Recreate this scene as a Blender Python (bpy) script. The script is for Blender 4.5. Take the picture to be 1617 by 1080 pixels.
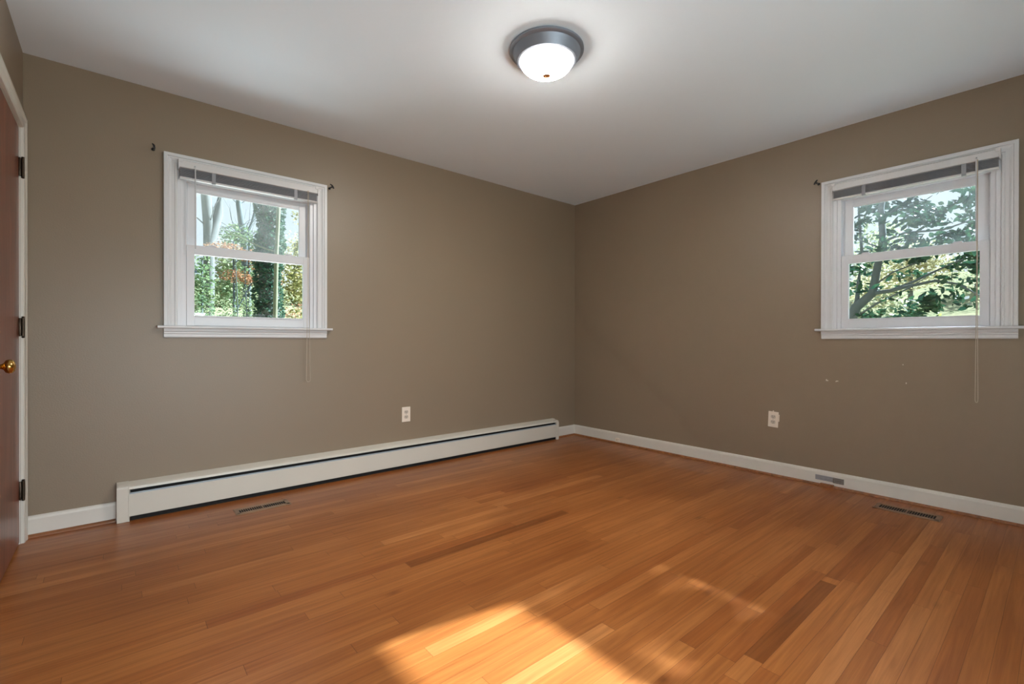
import bpy, bmesh, math, random
import numpy as np
from mathutils import Vector, Matrix

for o in list(bpy.data.objects): bpy.data.objects.remove(o)
SC = bpy.context.scene
COL = SC.collection
PI = math.pi
H, L, YF = 2.44, 4.096, -4.1          # ceiling height, room length along the back wall, front wall

# ------------------------------------------------------------------ camera, world, sun, exposure
cam = bpy.data.cameras.new('camera'); camo = bpy.data.objects.new('camera', cam); COL.objects.link(camo)
cam.sensor_fit = 'HORIZONTAL'; cam.sensor_width = 36; cam.lens = 740.8/1617*36
cam.clip_start = .02; cam.clip_end = 300
yaw, pitch, roll = .7015, -.0029, .0016
f = Vector((math.sin(yaw)*math.cos(pitch), math.cos(yaw)*math.cos(pitch), math.sin(pitch)))
r = Vector((math.cos(yaw), -math.sin(yaw), 0)); u = r.cross(f)
r2 = r*math.cos(roll)+u*math.sin(roll); u2 = r2.cross(f)
m = Matrix((r2, u2, -f)).transposed().to_4x4(); m.translation = Vector((-3.7405, -3.392, .9979))
camo.matrix_world = m
SC.camera = camo
SC.view_settings.view_transform = 'Standard'
SC.view_settings.look = 'None'
SC.view_settings.exposure = 0.42
SC.view_settings.gamma = 1.0
SC.view_settings.use_curve_mapping = False

LAMP_E = 250.0       # emission of the lamp's glass bowl
FILL_E = (44.0, 44.0, 2.0, 18.0)        # daylight lamps added outside the made-up rear window and the two in view (W)
SUN_E = 25.0
SKY_E = 0.9

W = bpy.data.worlds.new('sky'); SC.world = W; W.use_nodes = True
nt = W.node_tree; nt.nodes.clear()
tc = nt.nodes.new('ShaderNodeTexCoord'); sx = nt.nodes.new('ShaderNodeSeparateXYZ')
rp = nt.nodes.new('ShaderNodeValToRGB'); bg = nt.nodes.new('ShaderNodeBackground'); wo = nt.nodes.new('ShaderNodeOutputWorld')
nt.links.new(tc.outputs['Generated'], sx.inputs[0]); nt.links.new(sx.outputs['Z'], rp.inputs[0])
rp.color_ramp.elements[0].position = 0.0; rp.color_ramp.elements[0].color = (.80, .84, .86, 1)
rp.color_ramp.elements[1].position = .6; rp.color_ramp.elements[1].color = (.48, .66, .92, 1)
e = rp.color_ramp.elements.new(.2); e.color = (.70, .82, .95, 1)
nt.links.new(rp.outputs[0], bg.inputs[0]); bg.inputs[1].default_value = SKY_E
nt.links.new(bg.outputs[0], wo.inputs[0])

sun = bpy.data.lights.new('sun', 'SUN'); sun.energy = SUN_E; sun.angle = math.radians(.8); sun.color = (.76, .90, 1.0)
so = bpy.data.objects.new('sun', sun); COL.objects.link(so)
so.rotation_euler = Vector((-3.145, .515, -1.908)).to_track_quat('-Z', 'Y').to_euler(); so.location = (12, -3, 9)

for e_w, loc, dr, wx, wy in ((FILL_E[0], (-2.75, YF-.4, .70), (-.12, 1, .45), 2.1, .8),
                     (FILL_E[1], (-2.8, 1.05, .62), (-.25, -1, .95), 1.8, .9), (FILL_E[2], (1.05, -2.75, .62), (-1, .12, .95), 1.8, .9),
                     (FILL_E[3], (-3.3, YF-.5, 1.35), (.05, 1, -.5), 1.1, .8)):
    # daylight lamps, added outside the windows to lift the ceiling and near floor
    dl = bpy.data.lights.new('added_daylight', 'AREA'); dl.shape = 'RECTANGLE'; dl.size = wx; dl.size_y = wy; dl.energy = e_w
    dl.color = (.84, .92, 1.0); dl.spread = PI if dr[2] > 0 else math.radians(80)
    dlo = bpy.data.objects.new('added_daylight', dl); COL.objects.link(dlo); dlo.location = loc
    dlo.rotation_euler = Vector(dr).to_track_quat('-Z', 'Y').to_euler()

# ------------------------------------------------------------------ materials
def lin(c):
    return tuple(((v/255)/12.92 if v/255 <= .04045 else ((v/255+.055)/1.055)**2.4) for v in c)+(1,)
def N(nt, t, **kw):
    n = nt.nodes.new(t)
    for k, v in kw.items(): setattr(n, k, v)
    return n
def MA(nt, op, a, b=None, c=None, clamp=False):
    n = nt.nodes.new('ShaderNodeMath'); n.operation = op; n.use_clamp = clamp
    for i, v in enumerate((a, b, c)):
        if v is None: continue
        if isinstance(v, (int, float)): n.inputs[i].default_value = v
        else: nt.links.new(v, n.inputs[i])
    return n.outputs[0]
def MIX(nt, fac, a, b, blend='MIX'):
    n = nt.nodes.new('ShaderNodeMix'); n.data_type = 'RGBA'; n.blend_type = blend
    for s, v in ((n.inputs['Factor'], fac), (n.inputs['A'], a), (n.inputs['B'], b)):
        if isinstance(v, (int, float, tuple)): s.default_value = v
        else: nt.links.new(v, s)
    return n.outputs['Result']
def mat(name, col, rough=.5, metal=0.0, spec=.5, noise=0.0, nscale=8.0, bump=0.0, bscale=60.0, col2=None):
    m = bpy.data.materials.new(name); m.use_nodes = True; nt = m.node_tree; b = nt.nodes['Principled BSDF']
    b.inputs['Roughness'].default_value = rough; b.inputs['Metallic'].default_value = metal
    b.inputs['Specular IOR Level'].default_value = spec
    g = N(nt, 'ShaderNodeNewGeometry')
    if col2 is None: col2 = tuple(v*(1-noise) for v in col[:3])+(1,)
    n = N(nt, 'ShaderNodeTexNoise'); n.inputs['Scale'].default_value = nscale; n.inputs['Detail'].default_value = 4
    nt.links.new(g.outputs['Position'], n.inputs['Vector'])
    nt.links.new(MIX(nt, n.outputs['Fac'], col, col2), b.inputs['Base Color'])
    if bump:
        n2 = N(nt, 'ShaderNodeTexNoise'); n2.inputs['Scale'].default_value = bscale; n2.inputs['Detail'].default_value = 3
        nt.links.new(g.outputs['Position'], n2.inputs['Vector'])
        bp = N(nt, 'ShaderNodeBump'); bp.inputs['Strength'].default_value = bump; bp.inputs['Distance'].default_value = .002
        nt.links.new(n2.outputs['Fac'], bp.inputs['Height']); nt.links.new(bp.outputs[0], b.inputs['Normal'])
    return m
def wall_mat():
    m = mat('taupe_wall_paint', lin((140, 123, 103)), .42, noise=.05, nscale=2.2, bump=.25, bscale=140)
    nt = m.node_tree; b = nt.nodes['Principled BSDF']; g = N(nt, 'ShaderNodeNewGeometry')
    s = N(nt, 'ShaderNodeSeparateXYZ'); nt.links.new(g.outputs['Position'], s.inputs[0])
    base = b.inputs['Base Color'].links[0].from_socket
    mask = None
    for (y, z, ry, rz) in ((-2.322, .730, .0035, .007), (-2.329, .727, .004, .004), (-2.385, .727, .008, .0035), (-2.378, .723, .003, .003), (-2.733, .852, .003, .003), (-2.749, .738, .003, .005)):
        a = MA(nt, 'MULTIPLY', MA(nt, 'SUBTRACT', s.outputs['Y'], y), 1/ry); c = MA(nt, 'MULTIPLY', MA(nt, 'SUBTRACT', s.outputs['Z'], z), 1/rz)
        q = MA(nt, 'LESS_THAN', MA(nt, 'ADD', MA(nt, 'POWER', MA(nt, 'ABSOLUTE', a), 2), MA(nt, 'POWER', MA(nt, 'ABSOLUTE', c), 2)), 1.0)
        mask = q if mask is None else MA(nt, 'MAXIMUM', mask, q)
    mask = MA(nt, 'MULTIPLY', mask, MA(nt, 'GREATER_THAN', s.outputs['X'], -.05))
    nt.links.new(MIX(nt, mask, base, lin((214, 204, 190))), b.inputs['Base Color'])
    return m
def floor_mat():
    m = bpy.data.materials.new('oak_strip_floor'); m.use_nodes = True; nt = m.node_tree; b = nt.nodes['Principled BSDF']
    g = N(nt, 'ShaderNodeNewGeometry'); s = N(nt, 'ShaderNodeSeparateXYZ'); nt.links.new(g.outputs['Position'], s.inputs[0])
    X, Y = s.outputs['X'], s.outputs['Y']
    w = .057
    rowf = MA(nt, 'DIVIDE', MA(nt, 'ADD', Y, 2.731+w*40), w); row = MA(nt, 'FLOOR', rowf); fy = MA(nt, 'FRACT', rowf)
    wn = N(nt, 'ShaderNodeTexWhiteNoise', noise_dimensions='1D'); nt.links.new(row, wn.inputs['W'])
    ln = MA(nt, 'ADD', MA(nt, 'MULTIPLY', wn.outputs['Value'], .7), .75)
    bx = MA(nt, 'DIVIDE', MA(nt, 'ADD', X, MA(nt, 'ADD', 60.0, MA(nt, 'MULTIPLY', wn.outputs['Value'], 7.3))), ln)
    bi = MA(nt, 'FLOOR', bx); fx = MA(nt, 'MULTIPLY', MA(nt, 'FRACT', bx), ln)
    cv = N(nt, 'ShaderNodeCombineXYZ'); nt.links.new(row, cv.inputs[0]); nt.links.new(bi, cv.inputs[1])
    w2 = N(nt, 'ShaderNodeTexWhiteNoise', noise_dimensions='2D'); nt.links.new(cv.outputs[0], w2.inputs['Vector'])
    ramp = N(nt, 'ShaderNodeValToRGB'); nt.links.new(w2.outputs['Value'], ramp.inputs[0]); cr = ramp.color_ramp
    cr.elements[0].position = 0; cr.elements[0].color = lin(FC[0]); cr.elements[1].position = 1; cr.elements[1].color = lin(FC[4])
    for p, c in ((.12, FC[1]), (.5, FC[2]), (.85, FC[3])):
        e = cr.elements.new(p); e.color = lin(c)
    # grain: noise stretched along the board, different for every board
    gv = N(nt, 'ShaderNodeCombineXYZ')
    nt.links.new(MA(nt, 'ADD', MA(nt, 'MULTIPLY', X, 2.2), MA(nt, 'MULTIPLY', w2.outputs['Value'], 40)), gv.inputs[0])
    nt.links.new(MA(nt, 'MULTIPLY', Y, 55), gv.inputs[1]); nt.links.new(MA(nt, 'MULTIPLY', row, 3.7), gv.inputs[2])
    n1 = N(nt, 'ShaderNodeTexNoise'); n1.inputs['Scale'].default_value = 1; n1.inputs['Detail'].default_value = 5; n1.inputs['Distortion'].default_value = .9
    nt.links.new(gv.outputs[0], n1.inputs['Vector'])
    gv2 = N(nt, 'ShaderNodeCombineXYZ')
    nt.links.new(MA(nt, 'ADD', MA(nt, 'MULTIPLY', X, 7), MA(nt, 'MULTIPLY', w2.outputs['Value'], 90)), gv2.inputs[0])
    nt.links.new(MA(nt, 'MULTIPLY', Y, 420), gv2.inputs[1])
    n2 = N(nt, 'ShaderNodeTexNoise'); n2.inputs['Scale'].default_value = 1; n2.inputs['Detail'].default_value = 2
    nt.links.new(gv2.outputs[0], n2.inputs['Vector'])
    n3 = N(nt, 'ShaderNodeTexNoise'); n3.inputs['Scale'].default_value = 1.3; n3.inputs['Detail'].default_value = 2
    nt.links.new(g.outputs['Position'], n3.inputs['Vector'])
    k1 = MA(nt, 'MULTIPLY_ADD', MA(nt, 'SUBTRACT', n1.outputs['Fac'], .5, clamp=False), -.95, 1.0)
    k2 = MA(nt, 'MULTIPLY_ADD', MA(nt, 'SUBTRACT', n2.outputs['Fac'], .5), -.30, 1.0)
    k3 = MA(nt, 'MULTIPLY_ADD', MA(nt, 'SUBTRACT', n3.outputs['Fac'], .5), -.75, 1.0)
    k = MA(nt, 'MULTIPLY', MA(nt, 'MULTIPLY', k1, k2), k3)
    # knots, a few small dark ovals
    vo = N(nt, 'ShaderNodeTexVoronoi'); vo.inputs['Scale'].default_value = 1.0
    kv = N(nt, 'ShaderNodeCombineXYZ'); nt.links.new(MA(nt, 'MULTIPLY', X, 1.6), kv.inputs[0]); nt.links.new(MA(nt, 'MULTIPLY', Y, 4.2), kv.inputs[1])
    nt.links.new(kv.outputs[0], vo.inputs['Vector'])
    kn = MA(nt, 'SUBTRACT', 1.0, MA(nt, 'DIVIDE', vo.outputs['Distance'], .075), clamp=True)
    k = MA(nt, 'MULTIPLY', k, MA(nt, 'MULTIPLY_ADD', kn, -.45, 1.0))
    # two distinctly darker boards
    def board(rw, x0, x1, amt, k):
        q = MA(nt, 'COMPARE', row, float(rw), .1)
        q = MA(nt, 'MULTIPLY', q, MA(nt, 'MULTIPLY', MA(nt, 'GREATER_THAN', X, x0), MA(nt, 'LESS_THAN', X, x1)))
        return MA(nt, 'MULTIPLY', k, MA(nt, 'MULTIPLY_ADD', q, -amt, 1.0)), q
    k, q1 = board(39, -2.213, -1.492, .42, k)
    k, q2 = board(61, -2.75, -1.736, .38, k)
    # joints
    gy = MA(nt, 'LESS_THAN', MA(nt, 'MULTIPLY', MA(nt, 'MINIMUM', fy, MA(nt, 'SUBTRACT', 1.0, fy)), w), .0007)
    gx = MA(nt, 'LESS_THAN', fx, .0016)
    gap = MA(nt, 'MAXIMUM', MA(nt, 'MULTIPLY', gy, .45), MA(nt, 'MULTIPLY', gx, .55))
    k = MA(nt, 'MULTIPLY', k, MA(nt, 'SUBTRACT', 1.0, gap))
    kc = N(nt, 'ShaderNodeCombineXYZ')
    nt.links.new(k, kc.inputs[0]); nt.links.new(MA(nt, 'POWER', k, 1.25), kc.inputs[1]); nt.links.new(MA(nt, 'POWER', k, 1.5), kc.inputs[2])
    col = MIX(nt, MA(nt, 'MULTIPLY', MA(nt, 'MAXIMUM', q1, q2), .75), ramp.outputs[0], lin(FC[2]))
    col = MIX(nt, 1.0, col, kc.outputs[0], 'MULTIPLY')
    nt.links.new(col, b.inputs['Base Color'])
    b.inputs['Roughness'].default_value = .34
    nt.links.new(MA(nt, 'MULTIPLY_ADD', n1.outputs['Fac'], .16, .24), b.inputs['Roughness'])
    b.inputs['Specular IOR Level'].default_value = .36
    bp = N(nt, 'ShaderNodeBump'); bp.inputs['Strength'].default_value = .35; bp.inputs['Distance'].default_value = .0012
    nt.links.new(MA(nt, 'ADD', MA(nt, 'MULTIPLY', gap, -1.0), MA(nt, 'MULTIPLY', n1.outputs['Fac'], .35)), bp.inputs['Height']); nt.links.new(bp.outputs[0], b.inputs['Normal'])
    return m
FC = [(132, 72, 31), (141, 81, 37), (147, 87, 41), (154, 94, 47), (164, 104, 56)]
def wood_mat(name, c1, c2, rough=.35, axis='Z', fine=60):
    m = bpy.data.materials.new(name); m.use_nodes = True; nt = m.node_tree; b = nt.nodes['Principled BSDF']
    g = N(nt, 'ShaderNodeNewGeometry'); mp = N(nt, 'ShaderNodeMapping'); nt.links.new(g.outputs['Position'], mp.inputs[0])
    sc = [fine]*3; sc['XYZ'.index(axis)] = 2.0; mp.inputs['Scale'].default_value = sc
    n = N(nt, 'ShaderNodeTexNoise'); n.inputs['Scale'].default_value = 1; n.inputs['Detail'].default_value = 6; n.inputs['Distortion'].default_value = .8
    nt.links.new(mp.outputs[0], n.inputs['Vector'])
    rr = N(nt, 'ShaderNodeValToRGB'); rr.color_ramp.elements[0].position = .3; rr.color_ramp.elements[0].color = c1
    rr.color_ramp.elements[1].position = .7; rr.color_ramp.elements[1].color = c2
    nt.links.new(n.outputs['Fac'], rr.inputs[0]); nt.links.new(rr.outputs[0], b.inputs['Base Color'])
    b.inputs['Roughness'].default_value = rough
    return m
def glass_mat(name, dust=0.0):
    m = bpy.data.materials.new(name); m.use_nodes = True; nt = m.node_tree; nt.nodes.clear()
    out = N(nt, 'ShaderNodeOutputMaterial'); tr = N(nt, 'ShaderNodeBsdfTransparent'); gl = N(nt, 'ShaderNodeBsdfGlossy'); gl.inputs['Roughness'].default_value = .02
    tr.inputs[0].default_value = (.96, .98, .97, 1)
    mx = N(nt, 'ShaderNodeMixShader'); mx.inputs[0].default_value = .05
    nt.links.new(tr.outputs[0], mx.inputs[1]); nt.links.new(gl.outputs[0], mx.inputs[2]); last = mx.outputs[0]
    if dust:
        g = N(nt, 'ShaderNodeNewGeometry'); n = N(nt, 'ShaderNodeTexNoise'); n.inputs['Scale'].default_value = 9; n.inputs['Detail'].default_value = 5
        nt.links.new(g.outputs['Position'], n.inputs['Vector'])
        df = N(nt, 'ShaderNodeBsdfDiffuse'); df.inputs[0].default_value = (.8, .84, .84, 1)
        ts = N(nt, 'ShaderNodeBsdfTranslucent'); ts.inputs[0].default_value = (.85, .9, .9, 1)
        ad = N(nt, 'ShaderNodeMixShader'); ad.inputs[0].default_value = .65
        nt.links.new(df.outputs[0], ad.inputs[1]); nt.links.new(ts.outputs[0], ad.inputs[2])
        m2 = N(nt, 'ShaderNodeMixShader'); nt.links.new(MA(nt, 'MULTIPLY', n.outputs['Fac'], dust*2), m2.inputs[0])
        nt.links.new(last, m2.inputs[1]); nt.links.new(ad.outputs[0], m2.inputs[2]); last = m2.outputs[0]
    nt.links.new(last, out.inputs[0]); return m
def leaf_mat(name, c1, c2, c3, scale=6.0, trans=.45, rough=.5):
    m = bpy.data.materials.new(name); m.use_nodes = True; nt = m.node_tree; b = nt.nodes['Principled BSDF']
    out = nt.nodes['Material Output']
    g = N(nt, 'ShaderNodeNewGeometry'); n = N(nt, 'ShaderNodeTexNoise'); n.inputs['Scale'].default_value = scale; n.inputs['Detail'].default_value = 5
    n.inputs['Roughness'].default_value = .8
    nt.links.new(g.outputs['Position'], n.inputs['Vector'])
    rr = N(nt, 'ShaderNodeValToRGB'); cr = rr.color_ramp; cr.elements[0].position = .34; cr.elements[0].color = lin(c1); cr.elements[1].position = .66; cr.elements[1].color = lin(c3)
    e = cr.elements.new(.5); e.color = lin(c2)
    nt.links.new(n.outputs['Fac'], rr.inputs[0]); nt.links.new(rr.outputs[0], b.inputs['Base Color']); b.inputs['Roughness'].default_value = rough; b.inputs['Specular IOR Level'].default_value = .15
    t = N(nt, 'ShaderNodeBsdfTranslucent'); nt.links.new(rr.outputs[0], t.inputs[0])
    mx = N(nt, 'ShaderNodeMixShader'); mx.inputs[0].default_value = trans
    nt.links.new(b.outputs[0], mx.inputs[1]); nt.links.new(t.outputs[0], mx.inputs[2]); nt.links.new(mx.outputs[0], out.inputs[0])
    return m
def emit_mat(name, col, e):
    m = bpy.data.materials.new(name); m.use_nodes = True; nt = m.node_tree; b = nt.nodes['Principled BSDF']
    b.inputs['Base Color'].default_value = (.9, .9, .88, 1); b.inputs['Emission Color'].default_value = col; b.inputs['Emission Strength'].default_value = e
    b.inputs['Roughness'].default_value = .3
    g = N(nt, 'ShaderNodeNewGeometry'); s = N(nt, 'ShaderNodeSeparateXYZ'); nt.links.new(g.outputs['Normal'], s.inputs[0])
    k = MA(nt, 'POWER', MA(nt, 'MAXIMUM', MA(nt, 'MULTIPLY', s.outputs['Z'], -1.0), 0.0), 3.6)
    nt.links.new(MA(nt, 'MULTIPLY_ADD', k, e*.992, e*.008), b.inputs['Emission Strength'])
    return m

M = {}
M['wall'] = wall_mat()
M['floor'] = floor_mat()
M['ceiling'] = mat('ceiling_paint', (.84, .91, .98, 1), .8, spec=.2, noise=.03, nscale=1.2, bump=.3, bscale=5)
M['trim'] = mat('white_trim_paint', lin((214, 213, 214)), .35, noise=.04, nscale=6)
M['vinyl'] = mat('white_vinyl', lin((220, 220, 224)), .32, noise=.02)
M['base'] = mat('baseboard_paint', lin((218, 212, 202)), .38, noise=.06, nscale=9)
M['blind'] = mat('shaded_blind_enamel', lin((150, 150, 155)), .4, noise=.05)  # white slats greyed: the stack's underside shade is in this colour
M['rail'] = mat('blind_rail_enamel', lin((214, 212, 212)), .35, noise=.03)
M['cord'] = mat('cream_cord', lin((186, 172, 154)), .8)
M['wand'] = mat('clear_acrylic', lin((205, 205, 208)), .15)
M['black'] = mat('black_iron', lin((28, 26, 26)), .4, noise=.1)
M['bronze'] = mat('dark_bronze', lin((74, 60, 48)), .38, metal=.8, noise=.3, nscale=40)
M['brass'] = mat('polished_brass', lin((205, 160, 85)), .16, metal=1, noise=.1)
M['antique'] = mat('antique_brass', lin((176, 120, 70)), .5, metal=.3)
M['nickel'] = mat('brushed_nickel', lin((148, 154, 166)), .5, metal=.6, noise=.05)
M['steel'] = mat('galvanised_steel', lin((158, 160, 165)), .35, metal=.35, noise=.2, nscale=50)
M['steeld'] = mat('tarnished_steel', lin((128, 124, 118)), .4, metal=.4, noise=.2, nscale=50)
M['door'] = wood_mat('mahogany_veneer', lin((96, 50, 34)), lin((142, 80, 58)), .32, 'Z', 26)
M['shoe'] = wood_mat('stained_quarter_round', lin((112, 66, 34)), lin((158, 100, 58)), .4, 'X', 40)
M['heater'] = mat('cream_heater_enamel', lin((212, 205, 192)), .38, noise=.08, nscale=5)
M['heaterdamp'] = mat('shaded_damper_enamel', lin((150, 158, 165)), .35, noise=.05)  # grey-blue shadow at the top of the panel, put into the damper colour
M['dark'] = mat('interior_shade', lin((16, 14, 13)), .8)  # near-black colour standing in for shade inside heater and registers
M['ventm'] = mat('brown_register_metal', lin((150, 118, 92)), .4, metal=.2, noise=.2, nscale=60)
M['plate'] = mat('ivory_plastic', lin((232, 218, 202)), .35, noise=.03)
M['recept'] = mat('outlet_face_plastic', lin((196, 182, 166)), .4)
M['slot'] = mat('outlet_slot', lin((70, 58, 48)), .6)
M['glass'] = glass_mat('window_glass')
M['glassd'] = glass_mat('dusty_window_glass', .07)
M['glasse'] = glass_mat('slightly_dusty_window_glass', .015)
M['bowl'] = emit_mat('lit_frosted_bowl', (1, .95, .88, 1), LAMP_E)
M['bark'] = mat('grey_bark', lin((108, 110, 108)), .9, noise=.45, nscale=14, bump=.8, bscale=30)
M['barkd'] = mat('dark_bark', lin((88, 98, 100)), .85, noise=.35, nscale=20)
M['barkl'] = mat('pale_bark', lin((118, 120, 94)), .85, noise=.3, nscale=9)
M['car'] = mat('white_car_paint', lin((215, 222, 232)), .25)
M['carglass'] = mat('car_glass', lin((60, 75, 90)), .1)
M['tyre'] = mat('rubber', lin((30, 30, 30)), .8)
M['soil'] = mat('leaf_litter_ground', lin((156, 146, 118)), .95, nscale=.9, col2=lin((124, 132, 98)), bump=.6, bscale=8, spec=0.0)
M['siding'] = mat('exterior_siding', lin((170, 130, 100)), .8, noise=.2)

# ------------------------------------------------------------------ mesh helpers
class MB:
    def __init__(s): s.bm = bmesh.new()
    def box(s, x0, x1, y0, y1, z0, z1, bev=0.0, rot=None):
        t = bmesh.new(); bmesh.ops.create_cube(t, size=1)
        for v in t.verts: v.co = Vector(((x0+x1)/2+v.co.x*(x1-x0), (y0+y1)/2+v.co.y*(y1-y0), (z0+z1)/2+v.co.z*(z1-z0)))
        if bev: bmesh.ops.bevel(t, geom=list(t.edges), offset=bev, segments=2, affect='EDGES', profile=.5)
        if rot: bmesh.ops.transform(t, matrix=rot, verts=list(t.verts))
        s._join(t); return s
    def _join(s, t):
        me = bpy.data.meshes.new('t'); t.to_mesh(me); t.free(); s.bm.from_mesh(me); bpy.data.meshes.remove(me)
    def prism(s, prof, a, b, axis='X'):
        """profile [(p,q)] extruded from a to b: axis X -> (t,p,q); Y -> (p,t,q); Z -> (p,q,t)"""
        f = {'X': lambda t, p, q: (t, p, q), 'Y': lambda t, p, q: (p, t, q), 'Z': lambda t, p, q: (p, q, t)}[axis]
        A = [s.bm.verts.new(f(a, *p)) for p in prof]; B = [s.bm.verts.new(f(b, *p)) for p in prof]; n = len(prof)
        for i in range(n): s.bm.faces.new((A[i], A[(i+1) % n], B[(i+1) % n], B[i]))
        s.bm.faces.new(A[::-1]); s.bm.faces.new(B); return s
    def lathe(s, prof, c, axis='Z', n=48, close=False):
        rings = []
        for (rr, h) in prof:
            ring = []
            for i in range(n):
                a = 2*PI*i/n; p, q = rr*math.cos(a), rr*math.sin(a)
                co = {'Z': (p, q, h), 'X': (h, p, q), 'Y': (p, h, q)}[axis]
                ring.append(s.bm.verts.new((c[0]+co[0], c[1]+co[1], c[2]+co[2])))
            rings.append(ring)
        for a, b in zip(rings, rings[1:]):
            for i in range(n): s.bm.faces.new((a[i], a[(i+1) % n], b[(i+1) % n], b[i]))
        for ring, fl in ((rings[0], True), (rings[-1], False)):
            s.bm.faces.new(ring[::-1] if fl else ring)
        return s
    def tube(s, pts, rad, n=8):
        if not isinstance(rad, (list, tuple)): rad = [rad]*len(pts)
        pts = [Vector(p) for p in pts]; rings = []
        up = Vector((0, 0, 1))
        for i, p in enumerate(pts):
            d = (pts[min(i+1, len(pts)-1)]-pts[max(i-1, 0)]).normalized()
            a = d.cross(up)
            if a.length < .05: a = d.cross(Vector((1, 0, 0)))
            a.normalize(); b = d.cross(a)
            rings.append([s.bm.verts.new(p+(a*math.cos(2*PI*k/n)+b*math.sin(2*PI*k/n))*rad[i]) for k in range(n)])
        for a, b in zip(rings, rings[1:]):
            for k in range(n): s.bm.faces.new((a[k], a[(k+1) % n], b[(k+1) % n], b[k]))
        s.bm.faces.new(rings[0][::-1]); s.bm.faces.new(rings[-1]); return s
    def build(s, name, m, parent=None, smooth=False):
        bmesh.ops.recalc_face_normals(s.bm, faces=s.bm.faces)
        me = bpy.data.meshes.new(name); s.bm.to_mesh(me); s.bm.free()
        if smooth:
            me.polygons.foreach_set('use_smooth', [True]*len(me.polygons))
        me.materials.append(m)
        o = bpy.data.objects.new(name, me); COL.objects.link(o)
        if parent: o.parent = parent
        return o
def smooth_by_angle(o, deg=40):
    me = o.data; me.polygons.foreach_set('use_smooth', [True]*len(me.polygons))
    bm = bmesh.new(); bm.from_mesh(me)
    for e in bm.edges:
        if len(e.link_faces) == 2 and e.calc_face_angle(0) > math.radians(deg): e.smooth = False
    bm.to_mesh(me); bm.free(); return o
def empty(name, loc=(0, 0, 0), rz=0):
    o = bpy.data.objects.new(name, None); COL.objects.link(o); o.location = loc; o.rotation_euler = (0, 0, rz); o.empty_display_size = .1
    return o
def tag(o, label=None, cat=None, group=None, kind=None):
    if label: o['label'] = label
    if cat: o['category'] = cat
    if group: o['group'] = group
    if kind: o['kind'] = kind
    return o
def struct(o, label, cat): return tag(o, label, cat, kind='structure')

# ------------------------------------------------------------------ room shell
T = .16
WA, WB = -3.0645, -2.7575                    # window centres along the back wall (x) and the right wall (y)
OW, OZ0, OZ1 = .40, 1.06, 2.03               # opening half width, bottom, top
def wall_along_x(name, y0, y1, xa, xb, op, label):
    b = MB(); cx, hw, z0, z1 = op
    b.box(xa, cx-hw, y0, y1, -.05, H+.05); b.box(cx+hw, xb, y0, y1, -.05, H+.05)
    b.box(cx-hw, cx+hw, y0, y1, -.05, z0); b.box(cx-hw, cx+hw, y0, y1, z1, H+.05)
    o = b.build(name, M['wall']); return struct(o, label, 'wall')
def wall_along_y(name, x0, x1, ya, yb, op, label):
    b = MB(); cy, hw, z0, z1 = op
    b.box(x0, x1, ya, cy-hw, -.05, H+.05); b.box(x0, x1, cy+hw, yb, -.05, H+.05)
    b.box(x0, x1, cy-hw, cy+hw, -.05, z0); b.box(x0, x1, cy-hw, cy+hw, z1, H+.05)
    o = b.build(name, M['wall']); return struct(o, label, 'wall')
wall_along_x('wall_back', 0, T, -L-T, T, (WA, OW, OZ0, OZ1), 'taupe painted wall behind the long baseboard heater')
wall_along_y('wall_right', 0, T, YF-T, 0, (WB, OW, OZ0, OZ1), 'taupe painted wall to the right of the room corner')
wall_along_y('wall_left', -L-T, -L, YF-T, 0, (-.465, .375, -.05, 2.04), 'narrow taupe painted wall holding the wooden door')
wall_along_x('wall_front', YF-T, YF, -L-T, T, (-2.55, 1.35, .38, 1.42), 'taupe painted wall behind the viewpoint')
struct(MB().box(-L-.3, T, YF-.3, T, -.12, 0).build('floor', M['floor']), 'honey coloured oak strip floor with glossy finish', 'floor')
# slightly uneven plaster ceiling
b = MB(); nx, ny = 40, 40
vs = {}
rnd = random.Random(4)
for i in range(nx+1):
    for j in range(ny+1):
        x = -L-.1+(L+.2)*i/nx; y = YF-.1+(-YF+.2)*j/ny
        vs[i, j] = b.bm.verts.new((x, y, H+.0025*math.sin(x*2.1+y*1.3)*math.cos(y*2.7-x)))
for i in range(nx):
    for j in range(ny): b.bm.faces.new((vs[i, j], vs[i, j+1], vs[i+1, j+1], vs[i+1, j]))
b.box(-L-T, T, YF-T, T, H+.02, H+.12)
struct(b.build('ceiling', M['ceiling'], smooth=False), 'white painted plasterboard ceiling', 'ceiling')

# baseboards
def bprof(s): return [(0, 0), (s*.015, 0), (s*.015, .088), (s*.011, .099), (s*.004, .105), (0, .105)]
def base_x(mb, x0, x1, y, s): mb.prism([(y+p, q) for p, q in bprof(s)], x0, x1, 'X')
def base_y(mb, y0, y1, x, s): mb.prism([(x+p, q) for p, q in bprof(s)], y0, y1, 'Y')
HX0, HX1 = -3.737, -.31
b = MB(); base_x(b, -L, HX0-.002, 0, -1); base_x(b, HX1+.002, 0, 0, -1)
struct(b.build('baseboard_back', M['base']), 'cream baseboard at both ends of the baseboard heater', 'baseboard')
b = MB(); base_y(b, YF, -.015, 0, -1)
struct(b.build('baseboard_right', M['base']), 'white baseboard along the right wall', 'baseboard')
b = MB(); base_y(b, YF, -.93, -L, 1)
struct(b.build('baseboard_left', M['base']), 'white baseboard beyond the wooden door', 'baseboard')
b = MB(); base_x(b, -L+.015, -.015, YF, 1)
struct(b.build('baseboard_front', M['base']), 'white baseboard behind the viewpoint', 'baseboard')
def qr(s, r=.015, o=.015): return [(s*o, 0)]+[(s*(o+r*math.cos(a)), r*math.sin(a)) for a in [PI/2*k/5 for k in range(6)]]
b = MB(); b.prism(qr(-1), -L+.01, HX0-.004, 'X'); b.prism(qr(-1), HX1+.004, -.016, 'X')
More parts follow.
